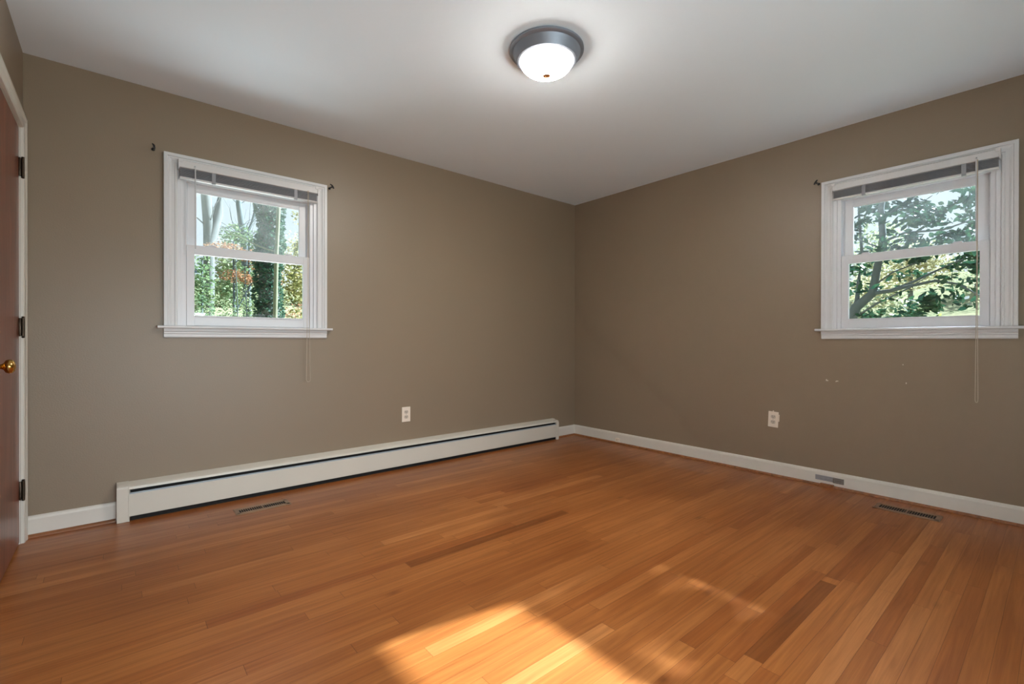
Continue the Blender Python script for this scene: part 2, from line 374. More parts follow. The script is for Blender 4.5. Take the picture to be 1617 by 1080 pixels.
struct(b.build('trim_1', M['shoe']), 'brown quarter round strip at the foot of the back baseboard', 'trim')
b = MB(); b.prism(qr(-1), YF, -.016, 'Y')
struct(b.build('trim_2', M['shoe']), 'brown quarter round strip at the foot of the right baseboard', 'trim')

# ------------------------------------------------------------------ windows
def frame_prism(mb, prof, u0, u1, z0, z1, sides='LTR'):
    """mitred casing: prof [(across from inner edge outwards, depth)]"""
    n = len(prof)
    def ring(fn): return [mb.bm.verts.new(fn(a, d)) for a, d in prof]
    bl = ring(lambda a, d: (u0-a, d, z0)); tl = ring(lambda a, d: (u0-a, d, z1+a)); tr = ring(lambda a, d: (u1+a, d, z1+a)); br = ring(lambda a, d: (u1+a, d, z0))
    for A, B in ((bl, tl), (tl, tr), (tr, br)):
        for i in range(n): mb.bm.faces.new((A[i], A[(i+1) % n], B[(i+1) % n], B[i]))
    mb.bm.faces.new(bl[::-1]); mb.bm.faces.new(br)
def rect_frame(mb, u0, u1, z0, z1, wl, wr, wb, wt, d0, d1, bev=.003):
    mb.box(u0, u0+wl, d0, d1, z0, z1, bev); mb.box(u1-wr, u1, d0, d1, z0, z1, bev)
    mb.box(u0+wl-.002, u1-wr+.002, d0+.0006, d1-.0006, z0+.0005, z0+wb, bev); mb.box(u0+wl-.002, u1-wr+.002, d0+.0006, d1-.0006, z1-wt, z1-.0005, bev)
CAS = [(0, 0), (0, -.011), (.004, -.015), (.012, -.015), (.016, -.012), (.030, -.013), (.040, -.018), (.046, -.018), (.049, -.023), (.066, -.023), (.066, 0)]
def make_window(name, loc, rz, label, right):
    w = empty(name, loc, rz); struct(w, label, 'window')
    b = MB(); frame_prism(b, CAS, -.397, .397, 1.081, 2.024); b.build('casing', M['trim'], w)
    b = MB(); b.prism([(.045, 1.066), (-.044, 1.066), (-.050, 1.070), (-.050, 1.078), (-.045, 1.082), (.045, 1.082)], -.494, .494, 'X')
    b.build('stool', M['trim'], w)
    b = MB(); b.prism([(0, 1.012), (-.010, 1.012), (-.016, 1.018), (-.016, 1.034), (-.019, 1.038), (-.019, 1.046), (-.023, 1.050), (-.023, 1.066), (0, 1.066)], -.463, .463, 'X')
    b.build('apron', M['trim'], w)
    # frame: jambs, head, sill with a stop bead
    b = MB()
    for s in (-1, 1):
        xs = sorted((s*.3995, s*.376)); b.box(xs[0], xs[1], -.004, .13, 1.06, 2.03, .001)
        xs = sorted((s*.376, s*.354)); b.box(xs[0], xs[1], .004, .13, 1.082, 2.0, .001)
        xs = sorted((s*.358, s*.346)); b.box(xs[0], xs[1], .050, .062, 1.5, 1.96, .001)
    b.box(-.376, .376, -.004, .13, 1.985, 2.03, .001); b.box(-.354, .354, .012, .13, 1.95, 1.986, .001)
    b.box(-.376, .376, .046, .15, 1.045, 1.085, .001)
    b.build('frame', M['vinyl'], w)
    # exterior casing
    b = MB(); rect_frame(b, -.47, .47, .99, 2.10, .09, .09, .07, .09, .135, .175); b.build('exterior_trim', M['trim'], w)
    up = MB(); rect_frame(up, -.346, .346, 1.535, 1.952, .049, .049, .035, .044, .052, .072)
    up = up.build('upper_sash', M['vinyl'], w)
    MB().box(-.30, .30, .066, .070, 1.565, 1.912).build('pane', M['glasse'] if right else M['glassd'], up)
    b = MB()
    for (a, bb, c, d) in ((-.297, .297, 1.898, 1.908),): b.box(a, bb, .050, .056, c, d, .002)
    b.build('glazing_bead', M['vinyl'], up)
    lo = MB(); rect_frame(lo, -.353, .353, 1.084, 1.572, .041, .041, .062, .056, .008, .033)
    lo = lo.build('lower_sash', M['vinyl'], w)
    MB().box(-.315, .315, .026, .030, 1.14, 1.52).build('pane', M['glass'], lo)
    b = MB(); b.box(-.309, .309, .002, .012, 1.139, 1.1475, .002); b.build('glazing_bead', M['vinyl'], lo)
    for s in (-.22, .22):
        b = MB(); b.box(s-.022, s+.022, .010, .030, 1.572, 1.576, .001); b.tube([(s-.018, .02, 1.579), (s+.018, .018, 1.579)], .0035, 6)
        b.build('tilt_latch', M['vinyl'], lo)
    return w
make_window('window_1', (WA, 0, 0), 0, 'white double-hung window on the back wall looking onto ivy and orange leaves', False)
make_window('window_2', (0, WB, 0), -PI/2, 'white double-hung window on the right wall looking onto a broad-leaved tree', True)
# made-up window behind the viewpoint, added to let fill light in
w3 = struct(empty('fill_window', (-2.55, YF, 0), PI), 'long low white window added unseen behind the viewpoint for fill light', 'window')
b = MB(); rect_frame(b, -1.35, 1.35, .38, 1.42, .05, .05, .05, .05, .0, .12); b.box(-.52, -.48, .03, .09, .42, 1.38); b.box(.48, .52, .03, .09, .42, 1.38); b.build('frame', M['vinyl'], w3)
b = MB(); frame_prism(b, CAS, -1.35, 1.35, .38, 1.42); b.build('casing', M['trim'], w3)
MB().box(-1.31, 1.31, .055, .06, .42, 1.38).build('pane', M['glass'], w3)

# ------------------------------------------------------------------ mini blinds, raised
def make_blind(loc, rz, label, wand_u, wand_z, cord_u, cord_z, w1, loop):
    w = tag(empty('mini_blind', loc, rz), label, 'blind', 'raised mini blinds at the windows')
    hu = .392
    b = MB(); b.prism([(-.008, 2.010), (-.042, 2.010), (-.046, 2.014), (-.046, 2.050), (-.042, 2.053), (-.008, 2.053)], -hu, hu, 'X'); b.build('head_rail', M['rail'], w)
    for s in (-1, 1):
        b = MB(); xs = sorted((s*(hu-.001), s*(hu+.0045))); b.box(xs[0], xs[1], -.050, -.004, 2.000, 2.058, .001)
        b.box(*sorted((s*(hu-.016), s*(hu+.0045))), -.0505, -.0465, 2.040, 2.058, .0008)
        b.build('rail_bracket', M['rail'], w)
    b = MB(); n = 9
    for k in range(n):
        z = 2.0055-k*.0052
        rr = -.0008 if k % 2 else .0008
        b.prism([(-.014+rr, z-.0009), (-.027+rr, z+.0004), (-.040+rr, z-.0009), (-.040+rr, z-.0028), (-.027+rr, z-.0015), (-.014+rr, z-.0028)], -hu+.004, hu-.004, 'X')
    b.build('stacked_slats', M['blind'], w)
    b = MB(); b.prism([(-.013, 1.948), (-.041, 1.948), (-.043, 1.951), (-.041, 1.958), (-.013, 1.958)], -hu+.003, hu-.003, 'X'); b.build('bottom_rail', M['rail'], w)
    for s in (-.2, .2) if not loop else (-.22, .25):
        b = MB(); b.box(s-.010, s+.010, -.0435, -.0425, 1.945, 2.010); b.box(s-.010, s+.010, -.0435, -.030, 1.9445, 1.9475); b.build('ladder_clip', M['blind'], w)
    b = MB(); b.tube([(wand_u, -.046, 2.030), (wand_u, -.054, 2.022), (wand_u, -.056, 2.0), (wand_u+.001, -.057, wand_z)], .0034, 6); b.build('tilt_wand', M['wand'], w)
    b = MB(); a = .006
    pts = []
    for t in range(25):
        q = t/24; z = 2.016-(2.016-cord_z-.02)*q; pts.append((cord_u-.001*w1-(.009*w1*max(0, q-.55)/.45), -.0555-.002*q, z))
    for t in range(1, 8):
        an = PI*t/8; pts.append((cord_u+.003*w1-.013*w1*math.cos(an), -.0575, cord_z+.018-.018*math.sin(an)))
    for t in range(24, -1, -1):
        q = t/24; z = 2.016-(2.016-cord_z-.02)*q; pts.append((cord_u+.005*w1+(.011*w1*max(0, q-.5)/.5), -.0575+.001*q, z))
    b.tube(pts, .0017, 5); b.build('lift_cord', M['cord'], w)
    return w
make_blind((WA, 0, 0), 0, 'raised white mini blind at the top of the back wall window', -.315, 1.54, .323, .715, 1.0, True)
make_blind((0, WB, 0), -PI/2, 'raised white mini blind at the top of the right wall window', .302, 1.56, .306, .655, .45, True)

# ------------------------------------------------------------------ curtain rod brackets
def make_bracket(loc, rz, label, tilt):
    w = tag(empty('curtain_rod_bracket', loc, rz), label, 'bracket', 'black curtain rod brackets left on the walls')
    b = MB(); b.lathe([(.001, .0), (.008, 0), (.009, -.003), (.004, -.006), (.001, -.006)], (0, 0, 0), 'Y', 12); b.build('wall_plate', M['black'], w)
    b = MB(); b.tube([(0, -.004, 0), (0, -.030, .002), (.004*tilt, -.052, .004)], .003, 6); b.build('arm', M['black'], w)
    b = MB(); c = .004*tilt
    b.tube([(c-.003-.012*tilt, -.050, .016), (c-.004*tilt, -.056, .008), (c+.002*tilt, -.058, -.003), (c+.008*tilt, -.056, -.012)], [.004, .0055, .0055, .0045], 8)
    b.tube([(c-.002*tilt, -.058, .004), (c-.008*tilt, -.060, -.012)], [.004, .003], 6)
    b.build('cradle', M['black'], w)
    return w
make_bracket((-3.575, 0, 2.092), 0, 'black curtain rod bracket left of the back wall window', .3)
make_bracket((-2.578, 0, 2.078), 0, 'black curtain rod bracket right of the back wall window', 1)
make_bracket((0, -2.272, 2.090), -PI/2, 'black curtain rod bracket left of the right wall window', -1)

# ------------------------------------------------------------------ door on the left wall
D = struct(empty('door_1', (-L, 0, 0)), 'reddish brown wooden door in white casing at the left edge', 'door')
DY0, DY1 = -.095, -.835
b = MB(); xx = [(0, .0), (.006, .014), (.03, .014), (.042, .018), (.058, .018)]
def dcas(mb):
    prof = [(0, 0), (0, .010), (.006, .014), (.034, .015), (.044, .019), (.060, .019), (.060, 0)]
    n = len(prof); y0, y1, zt = -.09, -.84, 2.036
    R = [[mb.bm.verts.new(fn(a, d)) for a, d in prof] for fn in (lambda a, d: (d, y0+a, 0), lambda a, d: (d, y0+a, zt+a), lambda a, d: (d, y1-a, zt+a), lambda a, d: (d, y1-a, 0))]
    for A, B in zip(R, R[1:]):
        for i in range(n): mb.bm.faces.new((A[i], A[(i+1) % n], B[(i+1) % n], B[i]))
    mb.bm.faces.new(R[0]); mb.bm.faces.new(R[-1][::-1])
dcas(b); b.build('casing', M['base'], D)
b = MB(); b.box(-.12, -.001, -.0925, -.088, 0, 2.037); b.box(-.12, -.001, -.842, -.8375, 0, 2.037); b.box(-.12, -.001, -.84, -.09, 2.034, 2.04)
b.box(-.06, -.042, -.10, -.092, 0, 2.034); b.box(-.06, -.042, -.838, -.828, 0, 2.034); b.build('jamb', M['base'], D)
MB().box(-.041, -.004, DY1+.0, DY0, .008, 2.031, .0015).build('slab', M['door'], D)
for z in (1.84, 1.06, .262):
    b = MB(); b.tube([(.0095, -.092, z-.045), (.0095, -.092, z+.045)], .0062, 10)
    for q in (-.049, .049): b.lathe([(.001, -.004), (.005, -.003), (.0068, 0), (.005, .003), (.001, .004)], (.0095, -.092, z+q), 'Z', 10)
    b.box(-.0035, .004, -.112, -.093, z-.044, z+.044, .0008)
    smooth_by_angle(b.build('hinge', M['bronze'], D))
b = MB(); ky, kz = -.752, .895
b.lathe([(.001, -.004), (.031, -.004), (.033, -.001), (.030, .003), (.012, .006), (.010, .010), (.0095, .020), (.013, .026), (.024, .032), (.0275, .040), (.0265, .049), (.019, .056), (.008, .059), (.001, .0595)], (0, ky, kz), 'X', 32)
smooth_by_angle(b.build('knob', M['brass'], D), 50)

# ------------------------------------------------------------------ baseboard heater
hh = .205
HT = tag(empty('baseboard_heater', ((HX0+HX1)/2, 0, 0)), 'long cream metal baseboard heater along the foot of the back wall', 'heater')
cx = (HX0+HX1)/2; a, e_ = HX0-cx, HX1-cx
b = MB(); b.prism([(0, hh), (-.002, hh+.002), (-.012, hh), (-.050, hh-.011), (-.063, hh-.018), (-.066, hh-.030), (-.0645, hh-.031), (-.061, hh-.020), (-.048, hh-.014), (-.010, hh-.004), (-.004, hh-.006), (-.004, .02), (0, .02)], a+.05, e_-.02, 'X')
b.build('back_panel', M['heater'], HT)
b = MB(); b.prism([(-.064, .026), (-.066, .028), (-.066, .147), (-.064, .149), (-.062, .147), (-.062, .03), (-.050, .028), (-.050, .026)], a+.05, e_-.02, 'X')
b.build('front_panel', M['heater'], HT)
b = MB(); b.prism([(-.0655, .146), (-.062, .156), (-.060, .1565), (-.060, .1545), (-.0615, .153), (-.063, .145)], a+.055, e_-.025, 'X')
b.build('damper', M['heaterdamp'], HT)
b = MB(); b.box(a+.06, e_-.03, -.046, -.006, .024, hh-.03); b.box(a+.06, e_-.03, -.052, -.006, .0, .022)  # near-black blocks fill the slots in place of their shade
b.build('shaded_element_housing', M['dark'], HT)
b = MB(); b.prism([(0, 0), (-.068, 0), (-.070, .002), (-.070, hh-.022), (-.066, hh-.012), (-.052, hh-.005), (-.008, hh+.004), (0, hh+.004)], a, a+.052, 'X')
b.box(a+.049, a+.054, -.0715, 0, 0, hh-.010, .001); b.build('left_end_cap', M['heater'], HT)
b = MB()
# right end cap with a rounded upper corner seen from the front
pts = [(e_-.036, 0), (e_-.036, hh-.034), (e_-.040, hh-.030), (e_-.07, hh-.030), (e_-.07, hh-.008)]
for k in range(7):
    an = PI/2-PI/2*k/6; pts.append((e_-.034+.034*math.cos(an), hh-.040+.034*math.sin(an)))
pts.append((e_, 0))
A = [b.bm.verts.new((x, -.0700, z)) for x, z in pts]; B = [b.bm.verts.new((x, -.060, z)) for x, z in pts]
for i in range(len(pts)): b.bm.faces.new((A[i], A[(i+1) % len(pts)], B[(i+1) % len(pts)], B[i]))
b.bm.faces.new(A); b.bm.faces.new(B[::-1])
b.prism([(0, 0), (-.062, 0), (-.062, hh-.03), (-.05, hh-.014), (0, hh-.002)], e_-.012, e_-.001, 'X')
b.build('right_end_cap', M['heater'], HT)

# ------------------------------------------------------------------ floor registers
def make_vent(loc, rz, lx, ly, label):
    w = tag(empty('floor_register', loc, rz), label, 'floor vent', 'metal registers set in the floor')
    b = MB(); x, y = lx/2, ly/2; ox, oy = x-.022, y-.026
    b.prism([(-x, 0), (-x, .003), (-x+.006, .0055), (-ox, .0055), (-ox, 0)], -y, y, 'Y'); b.prism([(x, 0), (x, .003), (x-.006, .0055), (ox, .0055), (ox, 0)], -y, y, 'Y')
    b.prism([(-y, 0), (-y, .003), (-y+.006, .0055), (-oy, .0055), (-oy, 0)], -x, x, 'X'); b.prism([(y, 0), (y, .003), (y-.006, .0055), (oy, .0055), (oy, 0)], -x, x, 'X')
    b.build('frame', M['ventm'], w)
    MB().box(-ox, ox, -oy, oy, .0002, .0012).build('duct_shade_sheet', M['dark'], w)  # flat dark sheet in place of the shade below the louvers
    b = MB(); n = 22
    for k in range(1, n):
        xx = -ox+2*ox*k/n
        b.box(xx-.0009 if k != n//2 else xx-.004, xx+.0009 if k != n//2 else xx+.004, -oy, oy, .001, .0045)
    b.build('louvers', M['ventm'], w)
    return w
make_vent((-3.07, -.293, 0), math.radians(.5), .292, .112, 'brown metal floor register in front of the baseboard heater')
make_vent((-.212, -2.79, 0), -PI/2, .30, .125, 'brown metal floor register below the right wall window')

# ------------------------------------------------------------------ outlets
def make_outlet(loc, rz, label, tilt=0.0, w_=.073, h_=.118, torn=False):
    w = tag(empty('electrical_outlet', loc, rz), label, 'outlet', 'ivory duplex outlets on the walls')
    R = Matrix.Rotation(tilt, 4, 'Y')
    b = MB(); b.box(-w_/2, w_/2, -.006, 0, -h_/2, h_/2, .0025, rot=R)
    if torn:
        b.box(-.004, .004, -.0015, 0, h_/2-.002, h_/2+.007, .0005); b.box(w_/2-.004, w_/2+.006, -.0015, 0, -.012, .040, .0005, rot=R)
    b.build('cover_plate', M['plate'], w)
    for zc in (.0195, -.0195):
        b = MB(); pr = []
        for k in range(24):
            an = 2*PI*k/24; pr.append((.0172*math.cos(an), max(-.0125, min(.0125, .0172*math.sin(an)))+zc))
        A = [b.bm.verts.new(R @ Vector((x, -.0075, z))) for x, z in pr]; B = [b.bm.verts.new(R @ Vector((x, -.005, z))) for x, z in pr]
        for i in range(24): b.bm.faces.new((A[i], A[(i+1) % 24], B[(i+1) % 24], B[i]))
        b.bm.faces.new(A)
        rc = b.build('receptacle', M['recept'], w)
        b = MB()
        b.box(-.0075, -.0050, -.0082, -.0072, zc-.001, zc+.0075, rot=R); b.box(.0045, .0070, -.0082, -.0072, zc-.0005, zc+.007, rot=R)
        b.lathe([(.0001, -.0082), (.0027, -.0082), (.0027, -.0072), (.0001, -.0072)], (0, 0, zc-.0075), 'Y', 10)
        b.build('slots', M['slot'], rc)
    b = MB(); b.lathe([(.0001, -.0075), (.002, -.0072), (.003, -.0058), (.0001, -.0058)], (0, 0, 0), 'Y', 10); b.build('screw', M['steel'], w)
    return w
make_outlet((-1.978, 0, .411), 0, 'ivory duplex outlet on the back wall above the heater')
make_outlet((0, -1.982, .416), -PI/2, 'slightly crooked ivory duplex outlet on the right wall', math.radians(2.5), .070, .116, True)

# ------------------------------------------------------------------ small fixtures at the right baseboard
st = tag(empty('steel_latch', (-.015, -2.345, .052), -PI/2), 'grey steel slide latch fastened low on the right baseboard', 'latch')
b = MB(); b.box(-.083, .030, -.003, 0, -.014, .020, .001); b.build('base_plate', M['steel'], st)
b = MB(); b.tube([(-.045, -.007, .002), (.034, -.007, .002)], .0045, 8); b.build('bolt', M['steel'], st)
b = MB(); b.box(.024, .085, -.006, 0, -.018, .019, .0015); b.box(.030, .074, -.011, -.005, .004, .010, .001); b.box(.030, .074, -.011, -.005, -.012, -.006, .001); b.box(.024, .034, -.013, 0, -.014, .015, .001); b.build('keeper', M['steeld'], st)
b = MB(); b.box(-.050, .030, -.020, -.0001, -.0515, -.030, .002); b.build('wooden_block', M['shoe'], st)
jk = tag(empty('cable_jack', (-.015, -.583, .035), -PI/2), 'small painted cable jack box on the baseboard near the corner', 'jack')
b = MB(); b.box(-.024, .024, -.018, 0, -.018, .020, .0025); b.build('housing', M['plate'], jk)
b = MB(); b.lathe([(.0001, -.0185), (.004, -.0185), (.004, -.0175), (.0001, -.0175)], (-.004, 0, .002), 'Y', 10); b.build('screw', M['brass'], jk)

# ------------------------------------------------------------------ ceiling light
LX, LY = -2.108, -1.722
CLt = tag(empty('ceiling_light', (LX, LY, H)), 'round flush mount ceiling light with glowing frosted bowl', 'light')
b = MB(); b.lathe([(.10, .0), (.178, .0), (.183, -.004), (.183, -.012), (.176, -.017), (.168, -.019), (.163, -.026), (.153, -.050), (.146, -.060), (.138, -.062), (.134, -.056), (.10, -.050)], (0, 0, 0), 'Z', 72)
smooth_by_angle(b.build('pan', M['nickel'], CLt), 35)
b = MB(); pr = [(.10, -.052)]
for k in range(0, 15):
    an = PI/2*k/14; pr.append((.134*math.cos(an)**.85 if k < 14 else .0005, -.054-.072*math.sin(an)**1.15))
b.lathe(pr, (0, 0, 0), 'Z', 72); b.build('glass_bowl', M['bowl'], CLt, smooth=True)
b = MB(); b.lathe([(.001, -.122), (.004, -.123), (.004, -.1295), (.019, -.130), (.019, -.1308), (.005, -.1322), (.004, -.1365), (.001, -.137)], (0, 0, 0), 'Z', 24)
smooth_by_angle(b.build('finial', M['antique'], CLt), 60)

# ------------------------------------------------------------------ outdoors
def hz(x, y):
    d = max(y-4, x-4, 0.0)
    return -.6+.15*min(d, 56)
b = MB(); nx, ny = 70, 70; vs = {}
xs = np.linspace(-45, 75, nx+1); ys = np.linspace(-45, 75, ny+1)
rn = random.Random(2)
for i, x in enumerate(xs):
    for j, y in enumerate(ys): vs[i, j] = b.bm.verts.new((x, y, hz(x, y)+(rn.uniform(-.12, .12) if hz(x, y) > -.5 else 0)))
for i in range(nx):
    for j in range(ny): b.bm.faces.new((vs[i, j], vs[i+1, j], vs[i+1, j+1], vs[i, j+1]))
tag(b.build('hillside', M['soil'], smooth=True), 'leaf strewn hillside rising behind the house', 'ground', kind='structure')

def leaves(name, blobs, m, parent, size, seed, oval=False, flat=.35, shell=.0):
    """blobs: (x,y,z,rx,ry,rz,n): n leaves scattered in an ellipsoid"""
    rg = np.random.default_rng(seed); P = []
    for (x, y, z, rx, ry, rz, n) in blobs:
        d = rg.normal(size=(n, 3)); d /= np.linalg.norm(d, axis=1)[:, None]
        q = (shell+(1-shell)*rg.random(n)**(1/2.2))[:, None]
        P.append(np.array([x, y, z])+d*q*np.array([rx, ry, rz]))
    P = np.concatenate(P); n = len(P)
    a = rg.normal(size=(n, 3)); a[:, 2] *= flat; a /= np.linalg.norm(a, axis=1)[:, None]
    t = rg.normal(size=(n, 3)); bb = np.cross(a, t); bb /= np.linalg.norm(bb, axis=1)[:, None]
    s = size*(.6+.8*rg.random(n))[:, None]
    if oval:
        K = [(-.5, 0), (-.2, .17), (.15, .19), (.5, 0), (.15, -.19), (-.2, -.17)]
    else:
        K = [(-.5, 0), (0, .33), (.5, 0), (0, -.33)]
    V = np.stack([P+a*s*k[0]+bb*s*k[1] for k in K], axis=1).reshape(-1, 3); kk = len(K)
    me = bpy.data.meshes.new(name); me.vertices.add(len(V)); me.vertices.foreach_set('co', V.ravel())
    me.loops.add(n*kk); me.loops.foreach_set('vertex_index', np.arange(n*kk)); me.polygons.add(n)
    me.polygons.foreach_set('loop_start', np.arange(n)*kk); me.update(calc_edges=True); me.validate()
    me.materials.append(m); o = bpy.data.objects.new(name, me); COL.objects.link(o); o.parent = parent; return o
LM = {
 'ivy': leaf_mat('ivy_leaves', (44, 74, 62), (66, 96, 78), (98, 122, 94), 7),
 'green': leaf_mat('broadleaf_green', (80, 104, 78), (114, 136, 98), (156, 168, 124), 4),
 'pale': leaf_mat('pale_shrub_leaves', (120, 136, 106), (154, 164, 126), (188, 188, 148), 3),
 'yellow': leaf_mat('yellow_green_leaves', (98, 112, 68), (146, 144, 88), (184, 160, 112), 4),
 'orange': leaf_mat('beech_autumn_leaves', (146, 96, 68), (172, 126, 94), (190, 158, 128), 5),
 'tan': leaf_mat('tan_dry_leaves', (160, 152, 114), (184, 178, 142), (204, 200, 166), 2),
 'haze': leaf_mat('hazed_distant_foliage', (138, 150, 134), (170, 174, 150), (196, 188, 168), 1.1),  # distance haze is mixed into these leaf colours
 'holly': leaf_mat('glossy_dark_leaves', (22, 50, 42), (38, 70, 54), (66, 98, 62), 9, .3, .35),
}
def rel(bl, x, y, z): return [(a-x, b_-y, c-z)+tuple(r_) for (a, b_, c, *r_) in bl]
def tree(name, base, trunks, blobs, lm, bark, size, seed, label, cat, group=None, oval=False, shell=0.0, twigs=0, twig_r=.02, twig_len=1.2):
    x, y = base; z = hz(x, y)-.1
    w = tag(empty(name, (x, y, z)), label, cat, group)
    b = MB(); rg = random.Random(seed)
    for pts, rad in trunks:
        pts = [(p[0]-x, p[1]-y, p[2]-z) for p in pts]; b.tube(pts, rad, 10)
        for k in range(twigs):
            i = rg.randrange(len(pts)//2, len(pts)); p = Vector(pts[i]); q = p
            d = Vector((rg.uniform(-1, 1), rg.uniform(-.6, .6), rg.uniform(.1, 1))).normalized(); tp = [q]
            for s_ in range(4):
                d = (d+Vector((rg.uniform(-.4, .4), rg.uniform(-.4, .4), rg.uniform(-.1, .3)))).normalized(); q = q+d*twig_len/4; tp.append(q)
            b.tube(tp, [twig_r, twig_r*.8, twig_r*.6, twig_r*.4, twig_r*.2], 5)
    smooth_by_angle(b.build('trunk', M[bark], w), 80)
    if blobs: leaves('foliage', rel(blobs, x, y, z), LM[lm], w, size, seed, oval, shell=shell)
    return w
def G(x, y): return hz(x, y)
# --- seen through the back wall window
tree('ivy_clad_tree', (-.92, 9), [([(-.92, 9, 0), (-.92, 9, 3), (-.88, 9, 6), (-.8, 9, 11)], [.24, .22, .2, .12])],
     [(-.92+.04*math.sin(k), 9, .4+k*.42, (.34+.03*math.sin(k*2.2)), .34, .42, 1100) for k in range(21)], 'ivy', 'bark', .07, 11,
     'thick ivy covered trunk in the right half of the back wall window', 'tree', shell=.72)
tree('young_tree', (-.99, 8.2), [([(-1.0, 8.2, -.2), (-.98, 8.2, 1.5), (-.95, 8.2, 3), (-.86, 8.2, 5), (-.8, 8.2, 8)], [.05, .048, .044, .04, .02])], None, None, 'barkl', .05, 12,
     'slim pale green stem standing in front of the ivy covered trunk', 'tree', twigs=3)
tree('bare_tree', (-1.55, 14), [([(-1.55, 14, .5), (-1.5, 14, 2.5), (-1.5, 14, 4.5), (-1.65, 14, 6.5), (-1.9, 14, 10)], [.15, .15, .16, .13, .07]),
                              ([(-1.5, 14, 4.0), (-1.25, 14, 5), (-1.12, 14, 6.5), (-1.05, 14, 9)], [.16, .14, .12, .06])], None, None, 'bark', .1, 13,
     'leafless forked tree at the left side of the back wall window', 'tree', 'bare trees on the hillside', twigs=14, twig_r=.022, twig_len=1.6)
tree('bare_tree', (.25, 18), [([(.35, 18, 1), (.30, 18, 3.5), (.22, 18, 5), (.02, 18, 6.4), (.0, 18, 10)], [.15, .16, .15, .10, .07]), ([(.22, 18, 5), (.5, 18, 5.8), (.9, 18, 7.6), (1.0, 18, 10)], [.06, .05, .045, .03])], None, None, 'barkd', .1, 14,
     'slender leaning bare tree in the middle of the back wall window', 'tree', 'bare trees on the hillside', twigs=20, twig_r=.02, twig_len=1.8)
tree('autumn_beech', (-.95, 13), [([(-.95, 13, .6), (-.98, 13, 2.2), (-1.0, 13, 4)], [.05, .04, .02]), ([(-.97, 13, 1.8), (-.4, 13, 3), (0, 13, 3.6)], [.025, .02, .01])],
     [(-1.25, 13, 3.75, .6, .4, .20, 700), (-.45, 13, 3.62, .75, .4, .20, 1000), (-.2, 13.1, 3.3, .4, .3, .2, 260), (-.9, 13, 2.95, .55, .4, .22, 480), (-.25, 13, 2.85, .6, .35, .18, 600), (.2, 13.2, 3.0, .25, .3, .4, 300)], 'orange', 'barkd', .062, 15,
     'low tree with tiers of orange leaves across the back wall window', 'tree')
tree('evergreen_shrub', (.45, 11), [([(.45, 11, .3), (.45, 11, 2), (.5, 11, 4.5)], [.05, .04, .02])],
     [(.35, 11, 1.3, .45, .5, .7, 700), (.5, 11, 2.6, .38, .5, .6, 650), (.5, 11, 3.7, .33, .5, .6, 520), (.38, 11, 4.8, .28, .4, .6, 260)], 'yellow', 'barkd', .085, 16,
     'tall yellow green shrub at the right edge of the back wall window', 'shrub')
tree('evergreen_shrub', (-2.1, 10.5), [([(-2.1, 10.5, .2), (-2.1, 10.5, 3)], [.04, .02])], [(-2.12, 10.5, 2.2, .34, .4, 1.05, 1100)], 'green', 'barkd', .08, 17,
     'narrow green shrub at the left edge of the back wall window', 'shrub')
tree('evergreen_tree', (-.2, 15), [([(-.2, 15, .9), (-.2, 15, 3), (-.2, 15, 4.8)], [.06, .05, .02])],
     [(-.55, 15, 4.55, .55, .5, .45, 520), (.2, 15, 4.4, .45, .5, .5, 420), (-.2, 15, 3.2, .9, .5, .5, 700), (-.9, 15, 2.6, .5, .5, .5, 400)], 'green', 'barkd', .10, 18,
     'rounded dark green tree behind the orange leaves', 'tree')
for i, (x, y, s_, lm, lab) in enumerate([(-2.0, 12.2, 1.2, 'pale', 'pale green shrub left of centre low in the back wall window'), (-.75, 12, 1.05, 'green', 'dark leaved shrub below the orange tree'),
                                (-1.65, 9.3, .85, 'pale', 'small pale shrub beside the ivy covered trunk'), (.1, 14.5, 1.3, 'pale', 'broad pale shrub behind the ivy covered trunk'), (1.0, 13.5, .9, 'orange', 'rust coloured shrub beyond the tall yellow green shrub')]):
    tree('understory_shrub', (x, y), [([(x, y, G(x, y)-.1), (x, y, G(x, y)+s_)], [.03, .015])], [(x, y, G(x, y)+s_*.75, s_*.9, s_*.7, s_*.85, 2200)], lm, 'barkd', .06, 30+i, lab, 'shrub', 'shrubs under the trees')
for i, (x, y, lab) in enumerate([(-1.35, 10.5, 'thin dark sapling stem nearest the left trees'), (-1.05, 11, 'thin dark sapling stem in the middle of the understory'), (-.75, 10.2, 'thin dark sapling stem close to the ivy covered trunk')]):
    tree('sapling', (x, y), [([(x, y, G(x, y)-.1), (x+.03, y, 1.8), (x-.02, y, 3.0), (x+.06, y, 3.9)], [.014, .012, .009, .005])], None, None, 'barkd', .05, 50+i, lab, 'sapling', 'sapling stems', twigs=5, twig_r=.008, twig_len=.6)
